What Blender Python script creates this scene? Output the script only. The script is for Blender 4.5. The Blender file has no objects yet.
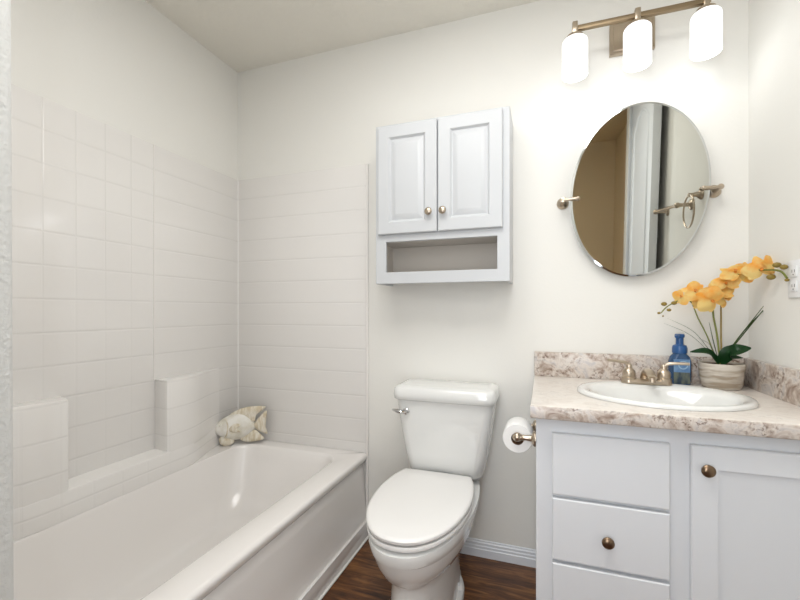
import bpy, bmesh, math, random
from mathutils import Vector, Matrix, noise
random.seed(7)
PI = math.pi
S = bpy.context.scene
C = S.collection

# ------------------------------------------------------------ camera
cam_d = bpy.data.cameras.new('camera'); cam = bpy.data.objects.new('camera', cam_d); C.objects.link(cam)
cam.location = (1.6173, -1.8541, 1.104)
cam.rotation_euler = (PI/2, 0, math.radians(19.354))
cam_d.sensor_width = 36; cam_d.lens = 407.1*36/800; cam_d.shift_y = 10.7/800
cam_d.clip_start = 0.01
S.camera = cam
# ------------------------------------------------------------ world, lights, exposure
w = bpy.data.worlds.new('world'); S.world = w; w.use_nodes = True
w.node_tree.nodes['Background'].inputs[0].default_value = (0.9, 0.94, 1, 1)
w.node_tree.nodes['Background'].inputs[1].default_value = 0.3
def area(name, loc, rot, sx, sy, power, col):
    l = bpy.data.lights.new(name, 'AREA'); l.shape = 'RECTANGLE'; l.size = sx; l.size_y = sy
    l.energy = power; l.color = col
    o = bpy.data.objects.new(name, l); C.objects.link(o); o.location = loc; o.rotation_euler = rot
    return o
area('ceiling_fill', (1.35, -1.15, 2.42), (0, 0, 0), 1.1, 0.8, 19.5, (0.99, 0.985, 0.97))  # added soft fill under the ceiling, no fixture behind it
area('hall_fill', (1.45, -2.02, 1.35), (PI/2, 0, 0.0), 0.5, 1.7, 25.0, (0.88, 0.935, 1.0))  # added fill lamp past the doorway, brightens surfaces facing the camera
S.view_settings.view_transform = 'Standard'; S.view_settings.look = 'None'
S.view_settings.gamma = 1; S.view_settings.use_curve_mapping = False
S.view_settings.exposure = -0.05

# ------------------------------------------------------------ materials
def srgb(r, g, b):
    f = lambda c: (c/255/12.92) if c/255 <= 0.04045 else ((c/255+0.055)/1.055)**2.4
    return (f(r), f(g), f(b), 1)
def mat(name, col, rough=0.5, metal=0.0, bump=None, **kw):
    m = bpy.data.materials.new(name); m.use_nodes = True
    nt = m.node_tree; b = nt.nodes['Principled BSDF']
    b.inputs['Base Color'].default_value = col
    b.inputs['Roughness'].default_value = rough
    b.inputs['Metallic'].default_value = metal
    for k, v in kw.items(): b.inputs[k.replace('_', ' ')].default_value = v
    if bump:
        sc, st, dist = bump
        tc = nt.nodes.new('ShaderNodeTexCoord'); n = nt.nodes.new('ShaderNodeTexNoise')
        n.inputs['Scale'].default_value = sc; n.inputs['Detail'].default_value = 4
        bp = nt.nodes.new('ShaderNodeBump'); bp.inputs['Strength'].default_value = st; bp.inputs['Distance'].default_value = dist
        nt.links.new(tc.outputs['Object'], n.inputs['Vector']); nt.links.new(n.outputs['Fac'], bp.inputs['Height'])
        nt.links.new(bp.outputs['Normal'], b.inputs['Normal'])
    return m
def N(m, typ, **props):
    n = m.node_tree.nodes.new(typ)
    for k, v in props.items(): setattr(n, k, v)
    return n
def L(m, a, b): m.node_tree.links.new(a, b)
def ramp(m, stops):
    r = N(m, 'ShaderNodeValToRGB'); e = r.color_ramp.elements
    while len(e) < len(stops): e.new(0.5)
    for i, (p, c) in enumerate(stops): e[i].position = p; e[i].color = c
    return r

M = {}
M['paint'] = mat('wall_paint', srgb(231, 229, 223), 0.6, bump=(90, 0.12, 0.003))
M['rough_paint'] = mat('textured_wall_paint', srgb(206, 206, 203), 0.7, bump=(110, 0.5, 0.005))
M['ceiling'] = mat('ceiling_texture', srgb(232, 228, 218), 0.8, bump=(38, 0.5, 0.008))
M['acrylic'] = mat('tub_acrylic', srgb(232, 228, 224), 0.16, Coat_Weight=0.3, Coat_Roughness=0.08)
M['ceramic'] = mat('white_ceramic', srgb(229, 229, 226), 0.10, Coat_Weight=0.5, Coat_Roughness=0.05)
M['seat'] = mat('toilet_seat_plastic', srgb(236, 234, 231), 0.25)
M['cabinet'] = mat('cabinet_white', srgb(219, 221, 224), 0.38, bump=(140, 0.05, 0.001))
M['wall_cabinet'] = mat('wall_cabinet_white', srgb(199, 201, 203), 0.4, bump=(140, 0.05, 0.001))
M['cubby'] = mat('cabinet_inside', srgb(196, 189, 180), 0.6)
M['trim'] = mat('white_trim', srgb(228, 231, 236), 0.35)
M['nickel'] = mat('brushed_nickel', srgb(190, 176, 158), 0.28, 1.0)
M['bar'] = mat('satin_bronze_nickel', srgb(150, 132, 106), 0.42, 0.85)
M['chrome'] = mat('chrome', srgb(205, 205, 205), 0.08, 1.0)
M['bronze'] = mat('aged_bronze_knob', srgb(128, 108, 88), 0.28, 1.0)
M['mirror'] = mat('mirror_glass', (0.52, 0.52, 0.475, 1), 0.015, 1.0)
M['mirror_edge'] = mat('mirror_bevel', (0.62, 0.64, 0.64, 1), 0.06, 1.0)
M['paper'] = mat('tissue_paper', srgb(238, 237, 235), 0.9, bump=(200, 0.3, 0.001))
M['card'] = mat('cardboard', srgb(120, 88, 62), 0.9)
M['dark'] = mat('black_rubber', (0.01, 0.01, 0.01, 1), 0.5)
M['hall'] = mat('hall_paint', srgb(206, 184, 150), 0.8)
M['plate'] = mat('outlet_plastic', srgb(232, 232, 232), 0.35)
M['slot'] = mat('outlet_slot', srgb(70, 70, 72), 0.6)
M['pump'] = mat('blue_pump_plastic', srgb(38, 84, 138), 0.3)
M['leaf'] = mat('orchid_leaf', srgb(28, 74, 34), 0.35)
M['grass'] = mat('grass_blade', srgb(70, 92, 44), 0.5)
M['stem'] = mat('orchid_stem', srgb(112, 118, 48), 0.5)
M['bud'] = mat('orchid_bud', srgb(134, 112, 44), 0.5)
M['moss'] = mat('dark_moss', srgb(60, 40, 26), 0.95, bump=(120, 1, 0.01))
M['lip'] = mat('orchid_lip', srgb(214, 132, 44), 0.5)

# tiled acrylic: grout lines every 0.1157 m in height, vertical ones on the nearer half of the side wall
def tile_mat(name, vertical):
    m = mat(name, srgb(228, 225, 221), 0.17, Coat_Weight=0.3, Coat_Roughness=0.08)
    bs = m.node_tree.nodes['Principled BSDF']
    tc = N(m, 'ShaderNodeTexCoord'); sp = N(m, 'ShaderNodeSeparateXYZ'); of = N(m, 'ShaderNodeVectorMath', operation='ADD'); of.inputs[1].default_value = (0, -0.7, 0.4); L(m, tc.outputs['Object'], of.inputs[0]); L(m, of.outputs[0], sp.inputs[0])
    def groove(sock, off, period, half):
        a = N(m, 'ShaderNodeMath', operation='ADD'); a.inputs[1].default_value = off; L(m, sock, a.inputs[0])
        d = N(m, 'ShaderNodeMath', operation='PINGPONG'); d.inputs[1].default_value = period/2; L(m, a.outputs[0], d.inputs[0])
        r = N(m, 'ShaderNodeMapRange', interpolation_type='SMOOTHSTEP')
        r.inputs[1].default_value = 0; r.inputs[2].default_value = half; r.inputs[3].default_value = 0; r.inputs[4].default_value = 1
        L(m, d.outputs[0], r.inputs[0]); return r.outputs[0]
    h = groove(sp.outputs['Z'], 10*0.1157-1.838, 0.1157, 0.006)
    out = h
    if vertical:
        v = groove(sp.outputs['Y'], 0.531+10*0.105, 0.105, 0.0045)
        gt = N(m, 'ShaderNodeMath', operation='GREATER_THAN'); gt.inputs[1].default_value = -0.50; L(m, sp.outputs['Y'], gt.inputs[0])
        mx = N(m, 'ShaderNodeMath', operation='MAXIMUM'); L(m, v, mx.inputs[0]); L(m, gt.outputs[0], mx.inputs[1])
        z1 = N(m, 'ShaderNodeMapRange'); z1.inputs[1].default_value = 1.15; z1.inputs[2].default_value = 1.45
        z1.inputs[3].default_value = 0.8; z1.inputs[4].default_value = 0.0; L(m, sp.outputs['Z'], z1.inputs[0])
        mx2 = N(m, 'ShaderNodeMath', operation='MAXIMUM'); L(m, mx.outputs[0], mx2.inputs[0]); L(m, z1.outputs[0], mx2.inputs[1])
        mn = N(m, 'ShaderNodeMath', operation='MINIMUM'); L(m, h, mn.inputs[0]); L(m, mx2.outputs[0], mn.inputs[1]); out = mn.outputs[0]
    nz = N(m, 'ShaderNodeTexNoise'); nz.inputs['Scale'].default_value = 45; nz.inputs['Detail'].default_value = 2; L(m, tc.outputs['Object'], nz.inputs['Vector'])
    ml = N(m, 'ShaderNodeMath', operation='MULTIPLY_ADD'); ml.inputs[1].default_value = 0.22
    L(m, nz.outputs['Fac'], ml.inputs[0]); L(m, out, ml.inputs[2])
    bp = N(m, 'ShaderNodeBump'); bp.inputs['Strength'].default_value = 0.35; bp.inputs['Distance'].default_value = 0.002
    L(m, ml.outputs[0], bp.inputs['Height']); L(m, bp.outputs['Normal'], bs.inputs['Normal'])
    mc = N(m, 'ShaderNodeMixRGB'); mc.inputs[1].default_value = srgb(223, 220, 216); mc.inputs[2].default_value = srgb(229, 226, 222)
    L(m, out, mc.inputs[0]); L(m, mc.outputs[0], bs.inputs['Base Color'])
    return m
M['tile_side'] = tile_mat('tiled_surround_side', True)
M['tile_back'] = tile_mat('tiled_surround_back', False)

# laminate of the countertop: cream ground with brown and grey veined speckle
def laminate(name='granite_laminate', soft=False):
    m = mat(name, srgb(205, 195, 183), 0.3)
    bs = m.node_tree.nodes['Principled BSDF']; tc = N(m, 'ShaderNodeTexCoord')
    n0 = N(m, 'ShaderNodeTexNoise'); n0.inputs['Scale'].default_value = 16; n0.inputs['Detail'].default_value = 8; n0.inputs['Roughness'].default_value = 0.62; n0.inputs['Distortion'].default_value = 1.2
    L(m, tc.outputs['Object'], n0.inputs['Vector'])
    r0 = ramp(m, [(0.30, srgb(140, 118, 104)), (0.42, srgb(184, 168, 156)), (0.52, srgb(214, 205, 196)), (0.62, srgb(190, 184, 182)), (0.74, srgb(222, 216, 208))]); L(m, n0.outputs['Fac'], r0.inputs[0])
    n1 = N(m, 'ShaderNodeTexNoise'); n1.inputs['Scale'].default_value = 70; n1.inputs['Detail'].default_value = 5; n1.inputs['Roughness'].default_value = 0.7; n1.inputs['Distortion'].default_value = 0.8
    L(m, tc.outputs['Object'], n1.inputs['Vector'])
    r1 = ramp(m, [(0.40, (1, 1, 1, 1)), (0.49, (0, 0, 0, 1))]); L(m, n1.outputs['Fac'], r1.inputs[0])
    n2 = N(m, 'ShaderNodeTexNoise'); n2.inputs['Scale'].default_value = 14; n2.inputs['Detail'].default_value = 3; L(m, tc.outputs['Object'], n2.inputs['Vector'])
    r2 = ramp(m, [(0.42, (0, 0, 0, 1)), (0.60, (1, 1, 1, 1))]); L(m, n2.outputs['Fac'], r2.inputs[0])
    mu = N(m, 'ShaderNodeMath', operation='MULTIPLY'); L(m, r1.outputs[0], mu.inputs[0]); L(m, r2.outputs[0], mu.inputs[1])
    mx = N(m, 'ShaderNodeMixRGB'); mx.inputs[2].default_value = srgb(104, 78, 62); L(m, mu.outputs[0], mx.inputs[0]); L(m, r0.outputs[0], mx.inputs[1])
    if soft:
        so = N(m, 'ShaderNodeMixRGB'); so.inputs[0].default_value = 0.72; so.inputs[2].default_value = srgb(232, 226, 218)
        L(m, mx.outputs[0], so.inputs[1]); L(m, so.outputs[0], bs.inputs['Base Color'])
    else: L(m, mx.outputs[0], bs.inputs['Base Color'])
    return m
M['laminate'] = laminate()
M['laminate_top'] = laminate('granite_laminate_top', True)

# wood plank floor, planks along X
def plank_floor():
    m = mat('dark_plank_floor', srgb(90, 60, 38), 0.38)
    bs = m.node_tree.nodes['Principled BSDF']; tc = N(m, 'ShaderNodeTexCoord')
    br = N(m, 'ShaderNodeTexBrick'); br.offset = 0.37
    for k, v in (('Scale', 1.0), ('Mortar Size', 0.0012), ('Brick Width', 1.2), ('Row Height', 0.15), ('Bias', 0.0)): br.inputs[k].default_value = v
    br.inputs['Color1'].default_value = (0, 0, 0, 1); br.inputs['Color2'].default_value = (1, 1, 1, 1); br.inputs['Mortar'].default_value = (0.5, 0.5, 0.5, 1)
    L(m, tc.outputs['Object'], br.inputs['Vector'])
    mp = N(m, 'ShaderNodeMapping'); mp.inputs['Scale'].default_value = (1.6, 11, 1); L(m, tc.outputs['Object'], mp.inputs['Vector'])
    ad = N(m, 'ShaderNodeVectorMath', operation='ADD'); L(m, mp.outputs[0], ad.inputs[0]); L(m, br.outputs['Color'], ad.inputs[1])
    n = N(m, 'ShaderNodeTexNoise'); n.inputs['Scale'].default_value = 3; n.inputs['Detail'].default_value = 9; n.inputs['Roughness'].default_value = 0.62; n.inputs['Distortion'].default_value = 1.4
    L(m, ad.outputs[0], n.inputs['Vector'])
    r = ramp(m, [(0.30, srgb(52, 30, 18)), (0.46, srgb(92, 56, 30)), (0.56, srgb(122, 80, 44)), (0.70, srgb(146, 102, 60))]); L(m, n.outputs['Fac'], r.inputs[0])
    mx = N(m, 'ShaderNodeMixRGB', blend_type='MULTIPLY'); mx.inputs[2].default_value = (0.3, 0.25, 0.2, 1)
    L(m, br.outputs['Fac'], mx.inputs[0]); L(m, r.outputs[0], mx.inputs[1]); L(m, mx.outputs[0], bs.inputs['Base Color'])
    bp = N(m, 'ShaderNodeBump'); bp.inputs['Strength'].default_value = 0.25; bp.inputs['Distance'].default_value = 0.002
    L(m, n.outputs['Fac'], bp.inputs['Height']); L(m, bp.outputs['Normal'], bs.inputs['Normal'])
    return m
M['floor'] = plank_floor()

def two_tone(name, c1, c2, scale, stretch=(1, 1, 1), rough=0.6, lo=0.4, hi=0.6, detail=5, bump=0.0):
    m = mat(name, c1, rough); bs = m.node_tree.nodes['Principled BSDF']; tc = N(m, 'ShaderNodeTexCoord')
    mp = N(m, 'ShaderNodeMapping'); mp.inputs['Scale'].default_value = stretch; L(m, tc.outputs['Object'], mp.inputs['Vector'])
    n = N(m, 'ShaderNodeTexNoise'); n.inputs['Scale'].default_value = scale; n.inputs['Detail'].default_value = detail; L(m, mp.outputs[0], n.inputs['Vector'])
    r = ramp(m, [(lo, c1), (hi, c2)]); L(m, n.outputs['Fac'], r.inputs[0]); L(m, r.outputs[0], bs.inputs['Base Color'])
    if bump:
        bp = N(m, 'ShaderNodeBump'); bp.inputs['Strength'].default_value = bump; bp.inputs['Distance'].default_value = 0.003
        L(m, n.outputs['Fac'], bp.inputs['Height']); L(m, bp.outputs['Normal'], bs.inputs['Normal'])
    return m
M['pot'] = two_tone('washed_wood_pot', srgb(160, 146, 128), srgb(204, 196, 184), 9, (1, 1, 7), 0.7, bump=0.4)
M['fish'] = two_tone('carved_stone_fish', srgb(212, 206, 190), srgb(232, 229, 222), 16, (1, 1, 1), 0.75, 0.38, 0.58, bump=0.5)
M['fin'] = two_tone('carved_fish_fin', srgb(200, 186, 158), srgb(224, 217, 202), 24, (3, 1, 1), 0.75, 0.38, 0.6, bump=0.6)
M['petal'] = two_tone('orchid_petal', srgb(255, 188, 66), srgb(255, 228, 150), 22, (1, 1, 1), 0.55, 0.36, 0.62)
M['petal'].node_tree.nodes['Principled BSDF'].inputs['Subsurface Weight'].default_value = 0.25
M['petal'].node_tree.nodes['Principled BSDF'].inputs['Subsurface Radius'].default_value = (0.02, 0.012, 0.004)

# soap bottle: clear blue-grey body
mb = mat('soap_bottle_plastic', srgb(74, 108, 150), 0.12, Transmission_Weight=0.45, IOR=1.35); M['bottle'] = mb
M['soap_label'] = two_tone('soap_label', srgb(84, 122, 168), srgb(116, 150, 184), 30, (1, 1, 1), 0.3)
M['soap_art'] = mat('soap_label_art', srgb(150, 182, 205), 0.4)
M['soap_dark'] = two_tone('soap_label_bottom', srgb(46, 62, 78), srgb(96, 104, 92), 60, (1, 1, 0.4), 0.3)

# lamp shade: frosted glass lit from inside
ms = bpy.data.materials.new('lit_frosted_shade'); ms.use_nodes = True
ms.node_tree.nodes['Principled BSDF'].inputs['Base Color'].default_value = (0.9, 0.9, 0.9, 1)
ms.node_tree.nodes['Principled BSDF'].inputs['Roughness'].default_value = 0.35
ms.node_tree.nodes['Principled BSDF'].inputs['Emission Color'].default_value = (0.94, 0.965, 1.0, 1)
ms.node_tree.nodes['Principled BSDF'].inputs['Emission Strength'].default_value = 0.8
M['shade'] = ms
mu = bpy.data.materials.new('bulb_glow'); mu.use_nodes = True
mu.node_tree.nodes['Principled BSDF'].inputs['Emission Color'].default_value = (0.97, 0.98, 1.0, 1)
mu.node_tree.nodes['Principled BSDF'].inputs['Emission Strength'].default_value = 5
M['bulb'] = mu

# ------------------------------------------------------------ mesh helpers
def box(bm, x0, x1, y0, y1, z0, z1, bev=0.0, seg=2):
    r = bmesh.ops.create_cube(bm, size=1)
    vs = r['verts']
    for v in vs:
        v.co = Vector(((x0+x1)/2+v.co.x*(x1-x0), (y0+y1)/2+v.co.y*(y1-y0), (z0+z1)/2+v.co.z*(z1-z0)))
    if bev > 0:
        es = list({e for v in vs for e in v.link_edges})
        bmesh.ops.bevel(bm, geom=es, offset=bev, segments=seg, affect='EDGES', profile=0.5)
    return bm
def loft(bm, rings, cap0=True, cap1=True, closed=True):
    vr = [[bm.verts.new(p) for p in r] for r in rings]
    n = len(vr[0])
    for a, b in zip(vr, vr[1:]):
        for i in range(n if closed else n-1):
            j = (i+1) % n
            try: bm.faces.new((a[i], a[j], b[j], b[i]))
            except ValueError: pass
    if cap0: bm.faces.new(list(reversed(vr[0])))
    if cap1: bm.faces.new(vr[-1])
    bmesh.ops.recalc_face_normals(bm, faces=bm.faces[:])
    return bm
def lathe(bm, prof, center=(0, 0, 0), axis='Z', n=32, cap=True):
    c = Vector(center); rings = []
    for r, h in prof:
        ring = []
        for i in range(n):
            a = 2*PI*i/n; u, v = r*math.cos(a), r*math.sin(a)
            p = {'Z': (u, v, h), 'Y': (u, h, v), 'X': (h, u, v)}[axis]
            ring.append(c+Vector(p))
        rings.append(ring)
    return loft(bm, rings, cap and prof[0][0] > 1e-5 or prof[0][0] <= 1e-5, cap or prof[-1][0] <= 1e-5)
def tube(bm, pts, rad, n=12, cap=True):
    pts = [Vector(p) for p in pts]
    rads = rad if isinstance(rad, (list, tuple)) else [rad]*len(pts)
    if len(rads) != len(pts):
        m_ = len(rads)-1; rr = []
        for i in range(len(pts)):
            f = i/(len(pts)-1)*m_; k = min(int(f), m_-1); rr.append(rads[k]+(rads[k+1]-rads[k])*(f-k))
        rads = rr
    rings = []; prev = None
    for i, p in enumerate(pts):
        t = (pts[min(i+1, len(pts)-1)]-pts[max(i-1, 0)]).normalized()
        if prev is None:
            up = Vector((0, 0, 1)) if abs(t.z) < 0.9 else Vector((1, 0, 0))
            u = t.cross(up).normalized()
        else: u = (prev-t*prev.dot(t)).normalized()
        prev = u; v = t.cross(u)
        rings.append([p+(u*math.cos(2*PI*k/n)+v*math.sin(2*PI*k/n))*rads[i] for k in range(n)])
    return loft(bm, rings, cap, cap)
def curve_pts(ctrl, n=24):
    P = [Vector(p) for p in ctrl]; P = [2*P[0]-P[1]]+P+[2*P[-1]-P[-2]]; out = []
    segs = len(P)-3
    for s in range(segs):
        for k in range(n//segs+1):
            t = k/(n//segs+1); a, b, c, d = P[s:s+4]
            out.append(0.5*((2*b)+(c-a)*t+(2*a-5*b+4*c-d)*t*t+(3*b-a-3*c+d)*t**3))
    out.append(P[-2]); return out
def rrect(x0, x1, y0, y1, r, z, n=8):
    pts = []
    for cx, cy, a0 in ((x1-r, y1-r, 0), (x0+r, y1-r, PI/2), (x0+r, y0+r, PI), (x1-r, y0+r, 3*PI/2)):
        for k in range(n+1):
            a = a0+PI/2*k/n; pts.append((cx+r*math.cos(a), cy+r*math.sin(a), z))
    return pts
def prism(bm, poly, z0, z1, bev=0.0):
    loft(bm, [[(x, y, z0) for x, y in poly], [(x, y, z1) for x, y in poly]])
    if bev: bmesh.ops.bevel(bm, geom=bm.edges[:], offset=bev, segments=2, affect='EDGES', profile=0.5)
    return bm
def panel(bm, x0, x1, z0, z1, yb, yf, steps):
    """front facing -y: slab from yb to yf, then nested rectangles (inset, depth behind yf)"""
    R = lambda i, y: [(x0+i, y, z0+i), (x1-i, y, z0+i), (x1-i, y, z1-i), (x0+i, y, z1-i)]
    rings = [R(0, yb), R(0, yf+0.003), R(0.003, yf)]+[R(i, yf+d) for i, d in steps]
    return loft(bm, rings)
def B(): return bmesh.new()
def obj(name, bm, m, parent=None, smooth=True, angle=35):
    me = bpy.data.meshes.new(name)
    if parent is not None:
        W = wm(parent); bm.transform(W.inverted())
    bm.to_mesh(me); bm.free()
    me.materials.append(M[m] if isinstance(m, str) else m)
    if smooth:
        for p in me.polygons: p.use_smooth = True
        me.set_sharp_from_angle(angle=math.radians(angle))
    o = bpy.data.objects.new(name, me); C.objects.link(o)
    if parent is not None: o.parent = parent
    return o
def wm(o):
    m = Matrix.LocRotScale(o.location, o.rotation_euler, o.scale)
    return wm(o.parent) @ m if o.parent else m
def tag(o, label, cat, group=None):
    o['label'] = label; o['category'] = cat
    if group: o['group'] = group
    return o
def thing(name, label, cat, loc, group=None):
    o = bpy.data.objects.new(name, None); C.objects.link(o); o.location = loc; o.empty_display_size = 0.05
    return tag(o, label, cat, group)
def struct(name, bm, m, parent=None, smooth=False, label=None):
    o = obj(name, bm, m, parent, smooth)
    if parent is None: o['kind'] = 'structure'
    if label: o['label'] = label
    return o

# ------------------------------------------------------------ room shell
RX, CZ = 2.337, 2.44
WX, WY = 0.836, -1.45          # corner of the wall at the near end of the tub
struct('floor', box(B(), -0.1, 3.2, -3.3, 0.1, -0.05, 0.0), 'floor', label='dark brown wood plank floor')
struct('ceiling', box(B(), -0.1, 3.2, -1.93, 0.1, CZ, CZ+0.05), 'ceiling', label='textured off-white ceiling')
struct('wall_back', box(B(), -0.1, RX+0.1, 0.0, 0.1, 0, CZ), 'paint', label='cream back wall behind the toilet')
struct('wall_left', box(B(), -0.1, 0.0, -1.6, 0.0, 0, CZ), 'paint', label='cream wall above the tub')
struct('wall_hall_right', box(B(), RX, RX+0.1, -3.3, -1.985, 0, CZ), 'hall')
struct('wall_right', box(B(), RX, RX+0.1, -1.985, 0.0, 0, CZ), 'paint', label='off-white wall beside the vanity')
# wall closing the near end of the tub, its rounded corner slightly out of plumb as in the photo
bm = B()
def wing(z, dx):
    p = [(-0.1, -1.98), (-0.1, WY)]
    for k in range(7):
        a = PI/2-PI/2*k/6; p.append((WX+dx-0.016+0.016*math.cos(a), WY-0.016+0.016*math.sin(a)))
    p.append((WX+dx, -1.98)); return [(x, y, z) for x, y in p]
loft(bm, [wing(0, 0.010), wing(CZ, -0.008)])
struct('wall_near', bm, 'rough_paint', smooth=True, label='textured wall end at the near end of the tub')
# wall with the doorway, behind the camera (seen in the mirror)
DX0, DX1, DY = 1.42, 2.235, -1.885
bm = B(); box(bm, WX, DX0, DY-0.1, DY, 0, CZ); box(bm, DX1, RX, DY-0.1, DY, 0, CZ)
struct('wall_front', bm, 'paint')
struct('ceiling_hall', box(B(), -0.1, 3.2, -3.3, -1.93, CZ, CZ+0.05), 'hall')
bm = B(); box(bm, -0.1, 3.2, -3.3, -3.2, 0, CZ); struct('wall_hall', bm, 'hall')
bm = B(); box(bm, 0.70, 0.78, -3.2, -1.98, 0, CZ); struct('wall_hall_side', bm, 'hall')
bm = B(); box(bm, DX0-0.06, DX0, DY, DY+0.014, 0, 2.435, 0.003); box(bm, DX1, DX1+0.06, DY, DY+0.014, 0, 2.435, 0.003)
struct('trim_1', bm, 'trim')

# baseboard on the back wall: moulded profile
prof = [(0.0, 0.0), (-0.014, 0.0), (-0.014, 0.034), (-0.011, 0.037), (-0.011, 0.047), (-0.0085, 0.050), (-0.0085, 0.060), (-0.005, 0.064), (-0.004, 0.070), (0.0, 0.072)]
bm = B(); loft(bm, [[(x, y, z) for y, z in prof] for x in (0.83, 1.597)])
struct('baseboard_back', bm, 'trim', label='white moulded baseboard behind the toilet')
bm = B(); loft(bm, [[(RX+px, y, z) for px, z in prof] for y in (-1.87, -0.60)])
struct('baseboard_right', bm, 'trim')

# the open door, seen edge-on in the mirror
door = bpy.data.objects.new('door_1', None); C.objects.link(door); door.location = (2.25, -1.86, 0); door['kind'] = 'structure'; door['label'] = 'white panelled door standing open'
bm = B()
def dring(y0, y1, z0, z1, x, arch=0.0):
    pts = [(x, y0, z0), (x, y1, z0), (x, y1, z1-arch)]
    for k in range(1, 8): 
        t = k/8; pts.append((x, y1+(y0-y1)*t, z1-arch+arch*math.sin(PI*t)))
    pts.append((x, y0, z1-arch)); return pts
box(bm, 2.252, 2.297, -1.86, -1.22, 0.012, 2.425, 0.002)
obj('door_leaf', bm, 'trim', door)
for z0, z1, ar in ((0.25, 0.90, 0.0), (1.05, 2.26, 0.09)):
    for y0, y1 in ((-1.76, -1.31),):
        bm = B(); loft(bm, [dring(y0, y1, z0, z1, 2.2525, ar), dring(y0+0.008, y1-0.008, z0+0.008, z1-0.008, 2.244, ar), dring(y0+0.02, y1-0.02, z0+0.02, z1-0.02, 2.2522, ar), dring(y0+0.035, y1-0.035, z0+0.035, z1-0.035, 2.249, ar)])
        obj('door_panel', bm, 'trim', door)
bm = B(); lathe(bm, [(0.026, 0.0), (0.026, -0.006), (0.010, -0.010), (0.010, -0.030), (0.024, -0.038), (0.028, -0.050), (0.020, -0.060), (0, -0.062)], (2.252, -1.28, 0.95), 'X', 20)
obj('door_knob', bm, 'nickel', door)

# ------------------------------------------------------------ bathtub
TX, TY, TZ = 0.80, -1.447, 0.40
tub = thing('bathtub', 'off-white built-in bathtub with a wide flat rim beside the toilet', 'bathtub', (0.4, -0.72, 0))
bm = B(); n = 8
rings = [rrect(0.012, TX-0.035, TY, -0.003, 0.012, 0.33, n), rrect(0.012, TX-0.022, TY, -0.003, 0.012, 0.352, n), rrect(0.006, TX-0.006, TY, -0.003, 0.012, 0.365, n), rrect(0.004, TX, TY, -0.003, 0.014, TZ-0.014, n),
         rrect(0.004, TX-0.004, TY, -0.003, 0.014, TZ-0.004, n), rrect(0.004, TX-0.014, TY, -0.003, 0.014, TZ, n),
         rrect(0.106, 0.695, -1.34, -0.075, 0.10, TZ, n), rrect(0.107, 0.688, -1.335, -0.082, 0.10, TZ-0.003, n), rrect(0.109, 0.682, -1.327, -0.09, 0.10, TZ-0.014, n),
         rrect(0.114, 0.672, -1.31, -0.105, 0.10, TZ-0.05, n), rrect(0.142, 0.650, -1.26, -0.17, 0.11, 0.20, n), rrect(0.175, 0.625, -1.22, -0.24, 0.12, 0.115, n), rrect(0.21, 0.59, -1.17, -0.32, 0.12, 0.085, n), rrect(0.27, 0.53, -1.10, -0.42, 0.10, 0.078, n)]
loft(bm, rings, cap0=False)
obj('basin', bm, 'acrylic', tub, angle=50)
bm = B(); prof = [(0.78, 0.02), (0.778, 0.30), (0.776, 0.345), (0.75, 0.345), (0.75, 0.02)]
# apron: flat panel flaring out to the foot
prof = [(0.740, 0.0), (0.740, 0.345), (0.768, 0.352), (0.776, 0.345), (0.781, 0.30), (0.786, 0.16), (0.792, 0.115), (0.797, 0.09), (0.797, 0.0)]
loft(bm, [[(x, y, z) for x, z in prof] for y in (TY, -0.004)])
obj('apron', bm, 'acrylic', tub, angle=50)
bm = B(); box(bm, 0.796, 0.812, TY, -0.004, 0.002, 0.081, 0.002)
obj('toe_board', bm, 'acrylic', tub)
bm = B(); tube(bm, [(0.811, TY, 0.0835), (0.811, -0.006, 0.0835)], 0.0028, 8); tube(bm, [(0.816, TY, 0.005), (0.816, -0.016, 0.005)], 0.0055, 8)  # upper bead draws light reflected along the toe board's top; lower is caulk
obj('glint_and_caulk_bead', bm, 'seat', tub)
bm = B(); lathe(bm, [(0.0, 0.078), (0.03, 0.081), (0.033, 0.079), (0.033, 0.077)], (0.40, -0.52, 0), 'Z', 24)
obj('drain', bm, 'chrome', tub)

# ------------------------------------------------------------ tub surround
sur = thing('tub_surround', 'white moulded wall surround with a square tile pattern above the bathtub', 'tub surround', (0.0, -0.7, 0.4))
ST = 1.832
bm = B(); box(bm, 0.0005, 0.012, -1.449, -0.001, TZ, ST, 0.003); obj('side_panel', bm, 'tile_side', sur)
bm = B(); box(bm, 0.011, 0.792, -0.010, -0.0005, TZ, ST, 0.003)
obj('back_panel', bm, 'tile_back', sur)
bm = B(); box(bm, 0.011, 0.792, -1.4495, -1.440, TZ, ST, 0.003)
obj('end_panel', bm, 'tile_back', sur)
# rounded cove in the corner and edge flange down to the floor
bm = B(); pts = [(0.011, -0.009)]+[(0.021-0.010*math.cos(a), -0.019+0.010*math.sin(a)) for a in [PI/2*k/6 for k in range(7)]]
loft(bm, [[(x, y, z) for x, y in pts] for z in (TZ, ST-0.004)]); obj('corner_cove', bm, 'tile_back', sur)
bm = B(); tube(bm, [(0.796, -0.006, 0.0), (0.796, -0.006, ST-0.003)], 0.0075, 10); obj('edge_flange', bm, 'acrylic', sur)
# vertical joint on the side wall
bm = B(); tube(bm, [(0.0125, -0.531, 0.80), (0.0125, -0.531, ST-0.004)], 0.0035, 8); obj('joint_strip', bm, 'acrylic', sur)
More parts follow.
